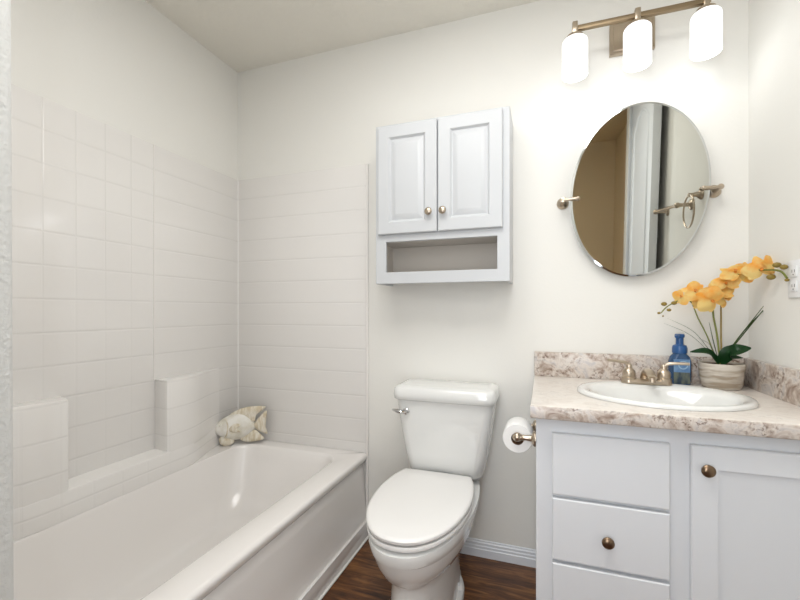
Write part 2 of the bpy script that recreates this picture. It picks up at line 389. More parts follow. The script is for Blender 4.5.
# moulded soap ledges: low shelf between two columns
CZT, LZ = 0.803, 0.500
def column(poly, z0, z1):
    bm = B(); e = lambda d: [(max(0.0118, x-d), y) for x, y in poly]
    loft(bm, [[(x, y, z) for x, y in e(d)] for d, z in ((0, z0), (0, z1-0.007), (0.002, z1-0.0025), (0.007, z1))]); return bm
low = [(0.012, -0.13), (0.018, -0.18), (0.040, -0.25), (0.075, -0.335), (0.097, -0.395), (0.106, -0.45), (0.106, -1.00), (0.097, -1.055), (0.075, -1.11), (0.040, -1.18), (0.018, -1.24), (0.012, -1.28)]
obj('soap_shelf', column(low, TZ+0.0008, LZ), 'tile_side', sur)
obj('soap_column', column([(0.012, -0.15), (0.018, -0.185), (0.040, -0.25), (0.075, -0.335), (0.097, -0.395), (0.105, -0.45), (0.105, -0.525), (0.097, -0.538), (0.085, -0.541), (0.012, -0.528)], LZ-0.012, CZT), 'tile_side', sur)
obj('soap_column', column([(0.012, -0.90), (0.100, -0.925), (0.105, -0.935), (0.105, -0.99), (0.097, -1.05), (0.075, -1.11), (0.040, -1.18), (0.012, -1.26)], LZ-0.012, CZT), 'tile_side', sur)

# ------------------------------------------------------------ fish ornament
FO = Vector((0.116, -0.122, 0.4005)); 
fish = thing('fish_ornament', 'carved cream stone fish standing on the back corner of the tub rim', 'fish ornament', FO)
fish.rotation_euler = (math.radians(-6), 0, math.radians(30)); FS = 1.03
def fishpart(outline, th, m, name, y0=0.0, center=None, rings=4, ridge=0.0):
    bm = B(); cx = sum(p[0] for p in outline)/len(outline); cz = sum(p[1] for p in outline)/len(outline)
    if center: cx, cz = center
    R = []
    for k in range(rings+1):
        a = PI/2*k/rings; s = math.cos(a)*0.985+0.015; d = math.sin(a)
        R.append([(cx+(x-cx)*s, y0-th*d, cz+(z-cz)*s) for x, z in outline])
    Bk = [[(cx+(x-cx)*s, y0+th*0.6*d, cz+(z-cz)*s) for x, z in outline] for s, d in ((0.3, 1.0), (0.7, 0.8), (0.94, 0.4))]
    loft(bm, Bk+R)
    bm.transform(Matrix.LocRotScale(FO, fish.rotation_euler, (FS, FS, FS)))
    return obj(name, bm, m, fish, angle=60)
def spl(pts, n=6):
    P = pts; out = []; L_ = len(P)
    for i in range(L_):
        a, b, c, d = P[i-1], P[i], P[(i+1) % L_], P[(i+2) % L_]
        for k in range(n):
            t = k/n; out.append(tuple(0.5*((2*b[j])+(c[j]-a[j])*t+(2*a[j]-5*b[j]+4*c[j]-d[j])*t*t+(3*b[j]-a[j]-3*c[j]+d[j])*t**3) for j in (0, 1)))
    return out
body = spl([(-0.125, 0.082), (-0.095, 0.125), (-0.04, 0.155), (0.02, 0.155), (0.062, 0.12), (0.078, 0.095), (0.066, 0.068), (0.02, 0.036), (-0.045, 0.025), (-0.09, 0.045)])
fishpart(body, 0.032, 'fish', 'body', center=(-0.02, 0.09))
fishpart(spl([(-0.055, 0.145), (-0.01, 0.176), (0.05, 0.190), (0.125, 0.188), (0.105, 0.165), (0.08, 0.145), (0.068, 0.112), (0.0, 0.13)]), 0.010, 'fin', 'dorsal_fin')
fishpart(spl([(0.0, 0.045), (0.065, 0.075), (0.108, 0.045), (0.118, 0.022), (0.06, 0.014), (0.02, 0.018)]), 0.010, 'fin', 'anal_fin')
fishpart(spl([(0.068, 0.098), (0.105, 0.145), (0.132, 0.165), (0.130, 0.120), (0.128, 0.085), (0.138, 0.050), (0.105, 0.060), (0.074, 0.082)]), 0.012, 'fin', 'tail_fin')
fishpart(spl([(-0.085, 0.048), (-0.035, 0.042), (-0.022, 0.020), (-0.045, 0.002), (-0.08, 0.004), (-0.095, 0.026)]), 0.016, 'fin', 'pelvic_fin', -0.006)
fishpart(spl([(-0.045, 0.085), (-0.02, 0.112), (0.012, 0.105), (-0.005, 0.088), (0.01, 0.070), (-0.03, 0.070)]), 0.008, 'fin', 'side_fin', -0.030)
bm = B(); T = Matrix.LocRotScale(FO, fish.rotation_euler, (FS, FS, FS))
lathe(bm, [(0.0, -0.007), (0.005, -0.006), (0.007, -0.002), (0.0075, 0.004), (0.004, 0.006)], (-0.088, -0.020, 0.105), 'Y', 16); bm.transform(T); obj('eye', bm, 'fish', fish)
bm = B(); tube(bm, curve_pts([(-0.062, -0.024, 0.135), (-0.050, -0.031, 0.10), (-0.055, -0.029, 0.06), (-0.068, -0.022, 0.042)]), 0.003, 8); bm.transform(T); obj('gill', bm, 'fin', fish)

# ------------------------------------------------------------ wall cabinet over the toilet
cab = thing('wall_cabinet', 'white two-door wall cabinet with an open shelf mounted above the toilet', 'cabinet', (1.2, 0, 1.22))
x0, x1, z0, z1, yf = 0.918, 1.493, 1.222, 1.918, -0.186
bm = B()
box(bm, x0, x0+0.014, yf+0.016, -0.001, z0, z1); box(bm, x1-0.014, x1, yf+0.016, -0.001, z0, z1)
box(bm, x0+0.014, x1-0.014, yf+0.016, -0.001, z1-0.014, z1); box(bm, x0+0.014, x1-0.014, yf+0.016, -0.001, 1.408, 1.422); box(bm, x0+0.014, x1-0.014, yf+0.016, -0.001, z0+0.036, z0+0.050)
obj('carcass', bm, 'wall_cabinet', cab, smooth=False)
bm = B(); box(bm, x0+0.014, x1-0.014, -0.012, -0.002, z0+0.05, z1-0.014); obj('back_board', bm, 'cubby', cab, smooth=False)
bm = B(); box(bm, x0+0.0145, x0+0.018, yf+0.018, -0.012, z0+0.05, 1.408); box(bm, x1-0.018, x1-0.0145, yf+0.018, -0.012, z0+0.05, 1.408)
box(bm, x0+0.0145, x1-0.0145, yf+0.018, -0.012, 1.404, 1.4085)
obj('shelf_lining', bm, 'cubby', cab, smooth=False)
bm = B()
O = [(x0, z0), (x1, z0), (x1, z1), (x0, z1)]; I = [(0.966, 1.272), (1.444, 1.272), (1.444, 1.405), (0.966, 1.405)]
vo = lambda P, y: [bm.verts.new((x, y, z)) for x, z in P]
a, b, c, d = vo(O, yf), vo(I, yf), vo(O, yf+0.016), vo(I, yf+0.016)
for i in range(4):
    j = (i+1) % 4
    bm.faces.new((a[i], a[j], b[j], b[i])); bm.faces.new((c[i], d[i], d[j], c[j])); bm.faces.new((a[i], c[i], c[j], a[j])); bm.faces.new((b[i], b[j], d[j], d[i]))
bmesh.ops.recalc_face_normals(bm, faces=bm.faces[:]); bmesh.ops.bevel(bm, geom=bm.edges[:], offset=0.0015, segments=1, affect='EDGES')
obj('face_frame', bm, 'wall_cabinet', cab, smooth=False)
steps = [(0.050, 0.0), (0.058, 0.009), (0.062, 0.0095), (0.082, 0.001), (0.086, 0.0005)]
def knob(center, m, parent, r=0.0155, name='knob'):
    bm = B(); lathe(bm, [(0.0075, 0.0), (0.006, -0.004), (0.0055, -0.011), (0.010, -0.014), (r, -0.018), (r, -0.022), (r*0.8, -0.026), (r*0.4, -0.028), (0.0, -0.0285)], center, 'Y', 24)
    return obj(name, bm, m, parent)
for dx0, dx1, kx in ((0.934, 1.1995, 1.168), (1.2045, 1.466, 1.228)):
    bm = B(); panel(bm, dx0, dx1, 1.436, 1.905, yf-0.001, yf-0.019, steps)
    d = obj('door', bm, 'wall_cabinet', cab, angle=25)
    knob((kx, yf-0.019, 1.517), 'nickel', d)

# ------------------------------------------------------------ toilet
TCX = 1.226
toi = thing('toilet', 'white two-piece toilet with its lid down beside the tub', 'toilet', (TCX, -0.35, 0))
def tankring(hw, yb, yfr, z, r, bow=0.0, n=8):
    pts = rrect(TCX-hw, TCX+hw, yfr, yb, r, z, n); out = []
    for x, y, zz in pts:
        if y < (yb+yfr)/2: y -= bow*(1-((x-TCX)/hw)**2)
        out.append((x, y, zz))
    return out
bm = B()
loft(bm, [tankring(0.145, -0.035, -0.175, 0.405, 0.04), tankring(0.158, -0.028, -0.195, 0.425, 0.045, 0.006), tankring(0.175, -0.025, -0.205, 0.50, 0.045, 0.012), tankring(0.193, -0.022, -0.212, 0.62, 0.04, 0.012), tankring(0.206, -0.020, -0.216, 0.729, 0.035, 0.012)])
obj('tank', bm, 'ceramic', toi, angle=60)
bm = B()
loft(bm, [tankring(0.207, -0.016, -0.222, 0.726, 0.03, 0.012), tankring(0.214, -0.012, -0.232, 0.731, 0.035, 0.012), tankring(0.216, -0.010, -0.234, 0.749, 0.036, 0.012), tankring(0.214, -0.012, -0.232, 0.772, 0.036, 0.012), tankring(0.205, -0.018, -0.222, 0.783, 0.034, 0.012), tankring(0.185, -0.035, -0.20, 0.787, 0.03, 0.01)])
obj('tank_lid', bm, 'ceramic', toi, angle=60)
bm = B(); lathe(bm, [(0.014, 0.0), (0.014, -0.006), (0.009, -0.010), (0.008, -0.022), (0.0, -0.024)], (1.074, -0.226, 0.681), 'Y', 20)
tube(bm, [(1.074, -0.243, 0.681), (1.060, -0.249, 0.682), (1.043, -0.251, 0.685), (1.020, -0.247, 0.688)], [0.007, 0.008, 0.009, 0.004], 10)
obj('flush_lever', bm, 'chrome', toi)
BX = 1.205
def egg(hw, yb, yfr, z, n=56, cut=0.78, cx=BX, cr=0.0):
    """oval outline cut straight at the back; cut = width of the straight edge over the full width"""
    sn = math.sqrt(1-cut*cut); a_ = (yb-yfr)/(1+sn); yc = yfr+a_; a0 = math.asin(sn); out = []
    m_ = n-8
    for i in range(m_):
        a = a0-(PI+2*a0)*i/(m_-1); out.append((cx+hw*math.copysign(abs(math.cos(a))**0.90, math.cos(a)), yc+a_*math.sin(a), z))
    w_ = hw*cut
    for k in range(1, 9): out.append((cx-w_+2*w_*k/9, yb+0.004*math.sin(PI*k/9), z))
    return out
FY = -0.742
bm = B()
loft(bm, [egg(0.112, -0.17, -0.66, 0.0), egg(0.112, -0.17, -0.66, 0.02), egg(0.106, -0.17, -0.655, 0.03), egg(0.102, -0.17, -0.65, 0.12), egg(0.100, -0.16, -0.645, 0.19), egg(0.103, -0.14, -0.645, 0.222), egg(0.112, -0.13, -0.650, 0.235),
          egg(0.148, -0.11, -0.684, 0.264), egg(0.165, -0.10, -0.708, 0.302), egg(0.173, -0.09, -0.723, 0.338), egg(0.1735, -0.09, -0.724, 0.341), egg(0.176, -0.08, -0.733, 0.347), egg(0.181, -0.07, -0.742, 0.372), egg(0.180, -0.07, -0.741, 0.385), egg(0.168, -0.08, -0.725, 0.390)])
obj('bowl', bm, 'ceramic', toi, angle=28)
# foot of the base, spread on the floor behind the column
bm = B(); fx = lambda hw, yb, yq, z: egg(hw, yb, yq, z, cut=0.5)
loft(bm, [fx(0.126, -0.165, -0.48, 0.0), fx(0.126, -0.165, -0.48, 0.018), fx(0.121, -0.17, -0.475, 0.028), fx(0.09, -0.19, -0.43, 0.032)])
obj('foot', bm, 'ceramic', toi, angle=60)
for sx in (-1, 1):
    bm = B(); lathe(bm, [(0.013, 0.028), (0.013, 0.040), (0.010, 0.047), (0.0, 0.050)], (BX+sx*0.108, -0.29, 0), 'Z', 20); obj('bolt_cap', bm, 'seat', toi)
SB = -0.215
bm = B(); loft(bm, [egg(0.165, SB, -0.728, 0.3975), egg(0.174, SB+0.003, -0.737, 0.4), egg(0.176, SB+0.003, -0.739, 0.410), egg(0.174, SB, -0.737, 0.4135)])
obj('seat', bm, 'seat', toi, angle=60)
bm = B(); loft(bm, [egg(0.165, SB, -0.728, 0.4195), egg(0.174, SB+0.003, -0.739, 0.4215), egg(0.176, SB+0.003, -0.741, 0.430), egg(0.173, SB+0.001, -0.737, 0.435), egg(0.165, SB-0.008, -0.727, 0.4375), egg(0.10, SB-0.07, -0.62, 0.4395)])
obj('seat_lid', bm, 'seat', toi, angle=50)
for sx in (-1, 1):
    bm = B(); box(bm, BX+sx*0.075-0.022, BX+sx*0.075+0.022, -0.226, -0.199, 0.390, 0.424, 0.007); obj('hinge', bm, 'seat', toi)

# ------------------------------------------------------------ vanity cabinet
VX0, VY, VT = 1.597, -0.537, 0.787
van = thing('vanity_cabinet', 'white vanity cabinet with drawers and a door under the countertop', 'cabinet', (1.97, -0.28, 0))
bm = B(); box(bm, VX0, VX0+0.016, VY+0.018, -0.003, 0.0, VT); box(bm, RX-0.018, RX-0.002, VY+0.018, -0.003, 0.0, VT); box(bm, VX0+0.016, RX-0.018, VY+0.018, -0.003, 0.10, 0.116); box(bm, VX0+0.016, RX-0.018, -0.012, -0.003, 0.116, VT)
box(bm, VX0+0.016, RX-0.018, VY+0.07, VY+0.085, 0.0, 0.10)
obj('carcass', bm, 'cabinet', van, smooth=False)
bm = B(); box(bm, VX0, RX-0.002, VY, VY+0.018, 0.10, VT, 0.0015, 1); obj('face_frame', bm, 'cabinet', van, smooth=False)
yv = VY-0.001
for i, (a, b) in enumerate(((0.556, 0.738), (0.362, 0.545), (0.168, 0.351))):
    bm = B(); panel(bm, 1.643, 1.947, a, b, yv, yv-0.018, [(0.007, 0.0)]); d = obj('drawer', bm, 'cabinet', van, angle=25)
    if i: knob((1.791, yv-0.018, (a+b)/2-0.006), 'bronze', d, 0.0165)
bm = B(); panel(bm, 1.996, 2.302, 0.125, 0.741, yv, yv-0.018, [(0.060, 0.0), (0.062, 0.009), (0.066, 0.0095)]); d = obj('door', bm, 'cabinet', van, angle=25)
knob((2.028, yv-0.018, 0.682), 'bronze', d, 0.0165)

# countertop with a rounded front edge and two backsplashes
CT = 0.8254
ctr = thing('countertop', 'speckled beige stone-look countertop with backsplash on the vanity', 'countertop', (1.96, -0.3, VT))
SX, SY, SA, SBB = 1.978, -0.314, 0.249, 0.210
CX0, CX1, CY0, CY1 = 1.582, RX-0.001, -0.593, -0.002
# slab drawn around the basin cut-out
bm = B(); K = 64
def outer(a):
    c, s = math.cos(a), math.sin(a); t = min(((CX1-SX) if c > 0 else (SX-CX0))/max(abs(c), 1e-6), ((CY1-SY) if s > 0 else (SY-CY0))/max(abs(s), 1e-6))
    return (SX+c*t, SY+s*t)
ang = sorted([2*PI*i/K for i in range(K)]+[math.atan2(y-SY, x-SX) % (2*PI) for x in (CX0, CX1) for y in (CY0, CY1)])
def oring(z, e): 
    r = []
    for a in ang:
        x, y = outer(a); r.append((max(CX0+e, x), max(CY0+e, y), z))
    return r
iring = lambda z: [(SX+math.cos(a)*(SA-0.03), SY+math.sin(a)*(SBB-0.03), z) for a in ang]
loft(bm, [iring(VT), oring(VT, 0.002), oring(VT+0.003, 0.0), oring(CT-0.004, 0.0), oring(CT-0.001, 0.0012), oring(CT, 0.004), iring(CT), iring(VT)], cap0=False, cap1=False)
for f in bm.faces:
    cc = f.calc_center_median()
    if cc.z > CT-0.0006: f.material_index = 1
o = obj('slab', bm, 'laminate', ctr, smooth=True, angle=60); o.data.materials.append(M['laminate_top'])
bm = B(); box(bm, CX0, RX-0.021, -0.020, -0.0015, CT, 0.929, 0.0025); obj('backsplash', bm, 'laminate', ctr)
bm = B(); box(bm, RX-0.020, RX-0.001, -0.585, -0.0015, CT, 0.929, 0.0025); obj('side_splash', bm, 'laminate', ctr)

# drop-in oval sink
snk = thing('sink', 'white oval drop-in sink set into the countertop', 'sink', (SX, SY, CT))
def ell(a, b, z, dy=0.0, n=64): return [(SX+a*math.cos(2*PI*i/n), SY+dy+b*math.sin(2*PI*i/n), z) for i in range(n)]
bm = B()
loft(bm, [ell(SA-0.01, SBB-0.01, CT+0.0002), ell(SA, SBB, CT+0.001), ell(SA+0.001, SBB+0.001, CT+0.006), ell(SA-0.004, SBB-0.004, CT+0.012), ell(SA-0.014, SBB-0.014, CT+0.0135), ell(SA-0.024, SBB-0.024, CT+0.011),
          ell(SA-0.040, SBB-0.056, CT+0.008, -0.022), ell(SA-0.050, SBB-0.066, CT-0.006, -0.024), ell(SA-0.068, SBB-0.082, CT-0.05, -0.026), ell(SA-0.10, SBB-0.105, CT-0.10, -0.028), ell(0.08, 0.06, CT-0.135, -0.03), ell(0.025, 0.025, CT-0.142, -0.03)], cap0=False)
obj('basin', bm, 'ceramic', snk, angle=70)
bm = B(); lathe(bm, [(0.0, -0.136), (0.018, -0.137), (0.024, -0.1415)], (SX, SY-0.03, CT), 'Z', 24); obj('drain', bm, 'chrome', snk)

# faucet on the sink's back ledge
FX, FYY, FZ = 1.975, -0.142, CT+0.011
fau = thing('faucet', 'brushed nickel two-handle faucet on the back ledge of the oval sink', 'faucet', (FX, FYY, FZ))
bm = B(); loft(bm, [rrect(FX-0.082, FX+0.082, FYY-0.026, FYY+0.026, 0.0255, FZ, 8), rrect(FX-0.083, FX+0.083, FYY-0.027, FYY+0.027, 0.0265, FZ+0.004, 8), rrect(FX-0.080, FX+0.080, FYY-0.024, FYY+0.024, 0.0235, FZ+0.014, 8), rrect(FX-0.074, FX+0.074, FYY-0.018, FYY+0.018, 0.0175, FZ+0.018, 8)])
obj('base', bm, 'nickel', fau)
for s in (-1, 1):
    bm = B(); hx = FX+s*0.056
    lathe(bm, [(0.025, 0.012), (0.025, 0.022), (0.021, 0.024), (0.022, 0.036), (0.0205, 0.045), (0.014, 0.053), (0.010, 0.057), (0.010, 0.066), (0.006, 0.072), (0.0, 0.073)], (hx, FYY, FZ), 'Z', 28)
    tube(bm, curve_pts([(hx, FYY, FZ+0.062), (hx+s*0.010, FYY-0.003, FZ+0.074), (hx+s*0.028, FYY-0.008, FZ+0.078), (hx+s*0.075, FYY-0.016, FZ+(0.084 if s < 0 else 0.079))], 12), [0.008, 0.0065, 0.0055, 0.0052], 12)
    obj('handle', bm, 'nickel', fau)
bm = B(); pts = curve_pts([(FX, FYY+0.004, FZ+0.012), (FX, FYY-0.004, FZ+0.034), (FX, FYY-0.028, FZ+0.048), (FX, FYY-0.062, FZ+0.047), (FX, FYY-0.092, FZ+0.034)], 20)
rings = []
for i, p in enumerate(pts):
    t = i/(len(pts)-1); hw = 0.020-0.006*t; hh = 0.013-0.003*t
    q = pts[min(i+1, len(pts)-1)]-pts[max(i-1, 0)]; q.normalize(); u = Vector((1, 0, 0)); v = q.cross(u)
    rings.append([p+u*hw*math.cos(2*PI*k/20)+v*hh*math.sin(2*PI*k/20) for k in range(20)])
loft(bm, rings); obj('spout', bm, 'nickel', fau, angle=60)
bm = B(); tube(bm, [(FX, FYY-0.087, FZ+0.034), (FX, FYY-0.089, FZ+0.018)], 0.0105, 16); obj('aerator', bm, 'nickel', fau)
bm = B(); tube(bm, [(FX, FYY+0.020, FZ+0.012), (FX, FYY+0.020, FZ+0.044)], 0.0022, 8); lathe(bm, [(0.0, 0.044), (0.005, 0.045), (0.006, 0.050), (0.0, 0.054)], (FX, FYY+0.020, FZ), 'Z', 12); obj('lift_rod', bm, 'nickel', fau)

# soap bottle
SXX, SYY = 2.103, -0.058
sp = thing('soap_bottle', 'blue foaming soap pump bottle standing behind the faucet', 'soap bottle', (SXX, SYY, CT))
def sring(hw, hd, z, r): return [(x, y, z) for x, y, z in rrect(SXX-hw, SXX+hw, SYY-hd, SYY+hd, r, CT+z, 6)]
bm = B(); loft(bm, [sring(0.030, 0.020, 0.0, 0.018), sring(0.035, 0.025, 0.006, 0.022), sring(0.036, 0.026, 0.05, 0.022), sring(0.036, 0.026, 0.088, 0.022), sring(0.032, 0.024, 0.105, 0.021), sring(0.021, 0.020, 0.118, 0.0198), sring(0.020, 0.0198, 0.121, 0.0195)])
obj('bottle', bm, 'bottle', sp, angle=60)
bm = B(); loft(bm, [[(SXX+x, SYY-0.0268-0.0*abs(x), CT+z) for x, z in ((-0.026, 0.05), (0.026, 0.05), (0.026, 0.098), (-0.026, 0.098))], [(SXX+x, SYY-0.0262, CT+z) for x, z in ((-0.026, 0.05), (0.026, 0.05), (0.026, 0.098), (-0.026, 0.098))]]); obj('front_label', bm, 'soap_label', sp, smooth=False)
bm = B(); lathe(bm, [(0.012, -0.0275), (0.016, -0.0275), (0.016, -0.0268), (0.012, -0.0268)], (SXX+0.004, SYY, CT+0.077), 'Y', 28, cap=False)
obj('label_ring', bm, 'soap_art', sp)
bm = B(); box(bm, SXX-0.026, SXX+0.026, SYY-0.0270, SYY-0.0262, CT+0.008, CT+0.05); obj('lower_label', bm, 'soap_dark', sp, smooth=False)
bm = B(); lathe(bm, [(0.0235, 0.119), (0.0245, 0.124), (0.0245, 0.138), (0.022, 0.148), (0.013, 0.152), (0.0125, 0.158), (0.0125, 0.176), (0.016, 0.179), (0.0165, 0.188), (0.014, 0.191), (0.0, 0.192)], (SXX, SYY, CT), 'Z', 28)
tube(bm, [(SXX, SYY, CT+0.184), (SXX-0.012, SYY-0.018, CT+0.184), (SXX-0.018, SYY-0.030, CT+0.181)], [0.008, 0.007, 0.0055], 10)
obj('pump', bm, 'pump', sp)

# ------------------------------------------------------------ potted orchid
PX, PY = 2.222, -0.090
orc = thing('potted_orchid', 'yellow orchid in a round washed-wood pot in the countertop corner', 'potted plant', (PX, PY, CT))
bm = B(); lathe(bm, [(0.050, 0.0), (0.056, 0.004), (0.060, 0.018), (0.064, 0.040), (0.068, 0.074), (0.0695, 0.088), (0.069, 0.091), (0.0635, 0.091), (0.0625, 0.078), (0.060, 0.070)], (PX, PY, CT), 'Z', 48)
for v in bm.verts: v.co.y = PY+(v.co.y-PY)*0.92
obj('pot', bm, 'pot', orc, angle=50)
bm = B(); lathe(bm, [(0.0, 0.088), (0.03, 0.087), (0.052, 0.083), (0.061, 0.078), (0.061, 0.070)], (PX, PY, CT), 'Z', 32)
for v in bm.verts: v.co.z += 0.004*noise.noise(v.co*60); v.co.y = PY+(v.co.y-PY)*0.92
obj('moss', bm, 'moss', orc)
# camera-free helper: world position of a point of the plant at depth y
CAM = Vector((1.6173, -1.8541, 1.104)); YW = math.radians(19.354)
def W(px, py, y):
    a, b = (px-400)/407.1, (310.7-py)/407.1
    d = Vector((-math.sin(YW)+a*math.cos(YW), math.cos(YW)+a*math.sin(YW), b)); return CAM+d*((y-CAM.y)/d.y)
def blade(p, width, m, name, seg=20, cup=0.25, taper=0.9, fc=Vector((0, -0.45, 1))):
    p = curve_pts(p, seg); bm = B(); rows = []
    n = len(p)
    for i, q in enumerate(p):
        t = i/(n-1); w_ = width*math.sin(PI*min(1, (t*taper+ (1-taper)*0.9)))**0.75+0.0006
        tg = (p[min(i+1, n-1)]-p[max(i-1, 0)]).normalized(); s = tg.cross(fc).normalized(); u = s.cross(tg)
        rows.append([q+s*w_*k+u*(abs(k)*w_*cup) for k in (-1, -0.5, 0, 0.5, 1)])
    V = [[bm.verts.new(c) for c in r] for r in rows]
    for a, b in zip(V, V[1:]):
        for k in range(4): bm.faces.new((a[k], a[k+1], b[k+1], b[k]))
    bmesh.ops.solidify(bm, geom=bm.faces[:], thickness=0.0012)
    return obj(name, bm, m, orc, angle=60)
base = Vector((PX-0.006, PY, CT+0.086))
for (tip, mid, w_, y) in (((690, 352), (704, 351), 0.013, -0.12), ((751, 348), (737, 350), 0.024, -0.135), ((743, 358), (733, 357), 0.010, -0.10)):
    blade([base, (W(*mid, y)+base)/2+Vector((0, 0, 0.012)), W(*mid, y), W(*tip, y)], w_, 'leaf', 'leaf', fc=Vector((0.1, -0.8, 0.6)))
for tip, mid in (((667, 318), (695, 333)), ((664, 323), (693, 337)), ((771, 301), (750, 326)), ((769, 305), (744, 331)), ((766, 303), (737, 340)), ((698, 338), (710, 345)), ((709, 322), (713, 340))):
    blade([base, W(mid[0], mid[1], -0.10), W(tip[0], tip[1], -0.11)], 0.0017, 'grass', 'grass_blade', 14, 0.1)
def stem(pp, name='flower_stem', r=0.0032, m='stem'):
    bm = B(); tube(bm, curve_pts(pp, 28), r, 8); return obj(name, bm, m, orc)
bs = lambda dx: base+Vector((dx, 0, -0.006))
stem([bs(0.004), W(717, 335, -0.09), W(713, 312, -0.09), W(716, 296, -0.095), W(726, 283, -0.105), W(742, 272, -0.13), W(764, 270, -0.175), W(780, 271, -0.25), W(787, 278, -0.285)])
stem([bs(-0.004), W(708, 338, -0.09), W(698, 318, -0.09), W(691, 302, -0.09), W(681, 300, -0.095), W(668, 306, -0.10), W(661, 313, -0.10)], r=0.0022)
stem([bs(0.008), W(721, 335, -0.085), W(721, 312, -0.085), W(720, 300, -0.09), W(712, 290, -0.09)], r=0.0028, m='bud')
def flower(c, size, nrm, roll):
    nrm = Vector(nrm).normalized(); up = Vector((0, 0, 1)); sx = up.cross(nrm).normalized(); sz = nrm.cross(sx)
    Rm = Matrix((sx, sz, nrm)).transposed().to_4x4(); Mx = Matrix.Translation(c) @ Rm @ Matrix.Rotation(roll, 4, 'Z') @ Matrix.Scale(size, 4)
    f0 = None
    for ang_, wd, ln, dep in ((90, 0.30, 0.95, -0.06), (210, 0.28, 0.88, -0.06), (330, 0.28, 0.88, -0.06), (12, 0.50, 1.0, 0.02), (168, 0.50, 1.0, 0.02)):
        bm = B(); rows = []; a0 = math.radians(ang_)
        for i in range(9):
            t = i/8; r = t*ln; w_ = wd*math.sin(PI*(t**0.75)*0.97+0.03)**0.7+0.02
            row = []
            for k in range(-3, 4):
                s = k/3*w_; z = dep+0.10*t-0.16*t*t-0.30*s*s+0.03*math.sin(7*s+5*t+ang_)
                row.append(Mx @ Vector((r*math.cos(a0)-s*math.sin(a0), r*math.sin(a0)+s*math.cos(a0), z)))
            rows.append(row)
        V = [[bm.verts.new(q) for q in r] for r in rows]
        for a, b in zip(V, V[1:]):
            for k in range(6): bm.faces.new((a[k], a[k+1], b[k+1], b[k]))
        bmesh.ops.solidify(bm, geom=bm.faces[:], thickness=0.0006)
        if f0 is None:
            f0 = bpy.data.objects.new('flower', None); C.objects.link(f0); f0.parent = orc; f0.location = Vector(c)-orc.location; f0.empty_display_size = 0.01
        obj('petal', bm, 'petal', f0, angle=70)
    bm = B(); lathe(bm, [(0.0, -0.02), (0.06, 0.0), (0.10, 0.06), (0.06, 0.16), (0.10, 0.24), (0.0, 0.20)], (0, -0.08, 0.0), 'Z', 10); bm.transform(Mx)
    obj('lip', bm, 'lip', f0, angle=70)
for px, py, y, s, nr, ro in ((761, 269, -0.165, 0.041, (-0.35, -1, 0.25), 0.3), (772, 264, -0.170, 0.028, (0.5, -1, 0.5), 1.4), (745, 272, -0.125, 0.032, (-0.6, -0.8, 0.1), 2.2),
                             (734, 272, -0.140, 0.038, (-0.2, -0.8, 0.9), 0.9), (726, 283, -0.135, 0.034, (-0.3, -0.9, 0.4), 0.1), (717, 292, -0.125, 0.043, (-0.1, -0.8, 0.7), 0.2), (711, 300, -0.150, 0.040, (-0.1, -1, -0.25), 1.1),
                             (724, 297, -0.115, 0.038, (0.6, -0.9, 0.4), 0.6), (694, 291, -0.110, 0.034, (-0.2, -1, 0.5), 1.3), (681, 297, -0.105, 0.027, (-0.7, -0.9, 0.2), 2.4), (703, 303, -0.110, 0.030, (-0.5, -0.9, 0.1), 0.0)):
    flower(W(px, py, y), s*1.28, nr, ro)
for px, py, y, r in ((777, 265, -0.235, 0.010), (784, 267, -0.270, 0.009), (771, 277, -0.215, 0.0105), (787, 280, -0.285, 0.0055), (664, 304, -0.10, 0.0085), (669, 310, -0.105, 0.0065), (674, 303, -0.10, 0.008), (659, 313, -0.10, 0.005), (663, 316, -0.10, 0.0032)):
    bm = B(); bmesh.ops.create_icosphere(bm, subdivisions=2, radius=r); c = W(px, py, y)
    for v in bm.verts: v.co = Vector((v.co.x*1.2, v.co.y, v.co.z*0.9))+c
    obj('bud', bm, 'bud', orc, angle=80)

# ------------------------------------------------------------ toilet paper holder and roll
HX, HY_, HZ = 1.540, -0.45, 0.705
hol = thing('toilet_paper_holder', 'brushed nickel toilet paper holder on the side of the vanity', 'toilet paper holder', (VX0, HY_, HZ))
for y in (HY_-0.068, HY_+0.068):
    bm = B(); lathe(bm, [(0.024, 0.0), (0.024, -0.005), (0.018, -0.010), (0.010, -0.013), (0.008, -0.030), (0.0095, -0.044), (0.012, -0.050)], (VX0-0.001, y, HZ), 'X', 24)
    bmesh.ops.create_uvsphere(bm, u_segments=20, v_segments=12, radius=0.0145, matrix=Matrix.Translation((HX, y, HZ)))
    obj('post', bm, 'nickel', hol, angle=60)
bm = B(); tube(bm, [(HX, HY_-0.060, HZ), (HX, HY_+0.060, HZ)], 0.0075, 14); obj('roller', bm, 'nickel', hol)
bm = B(); RZ = HZ-0.011
lathe(bm, [(0.0195, -0.050), (0.0445, -0.050), (0.0465, -0.047), (0.0465, 0.047), (0.0445, 0.050), (0.0195, 0.050), (0.0195, -0.050)], (HX, HY_, RZ), 'Y', 48, cap=False)
rl = thing('toilet_paper_roll', 'white roll of toilet paper hanging on the holder beside the vanity', 'toilet paper', (HX, HY_, RZ))
obj('paper', bm, 'paper', rl, angle=50)
bm = B(); lathe(bm, [(0.0190, -0.0505), (0.0196, -0.0505), (0.0196, 0.0505), (0.0190, 0.0505), (0.0190, -0.0505)], (HX, HY_, RZ), 'Y', 32, cap=False); obj('core', bm, 'card', rl)

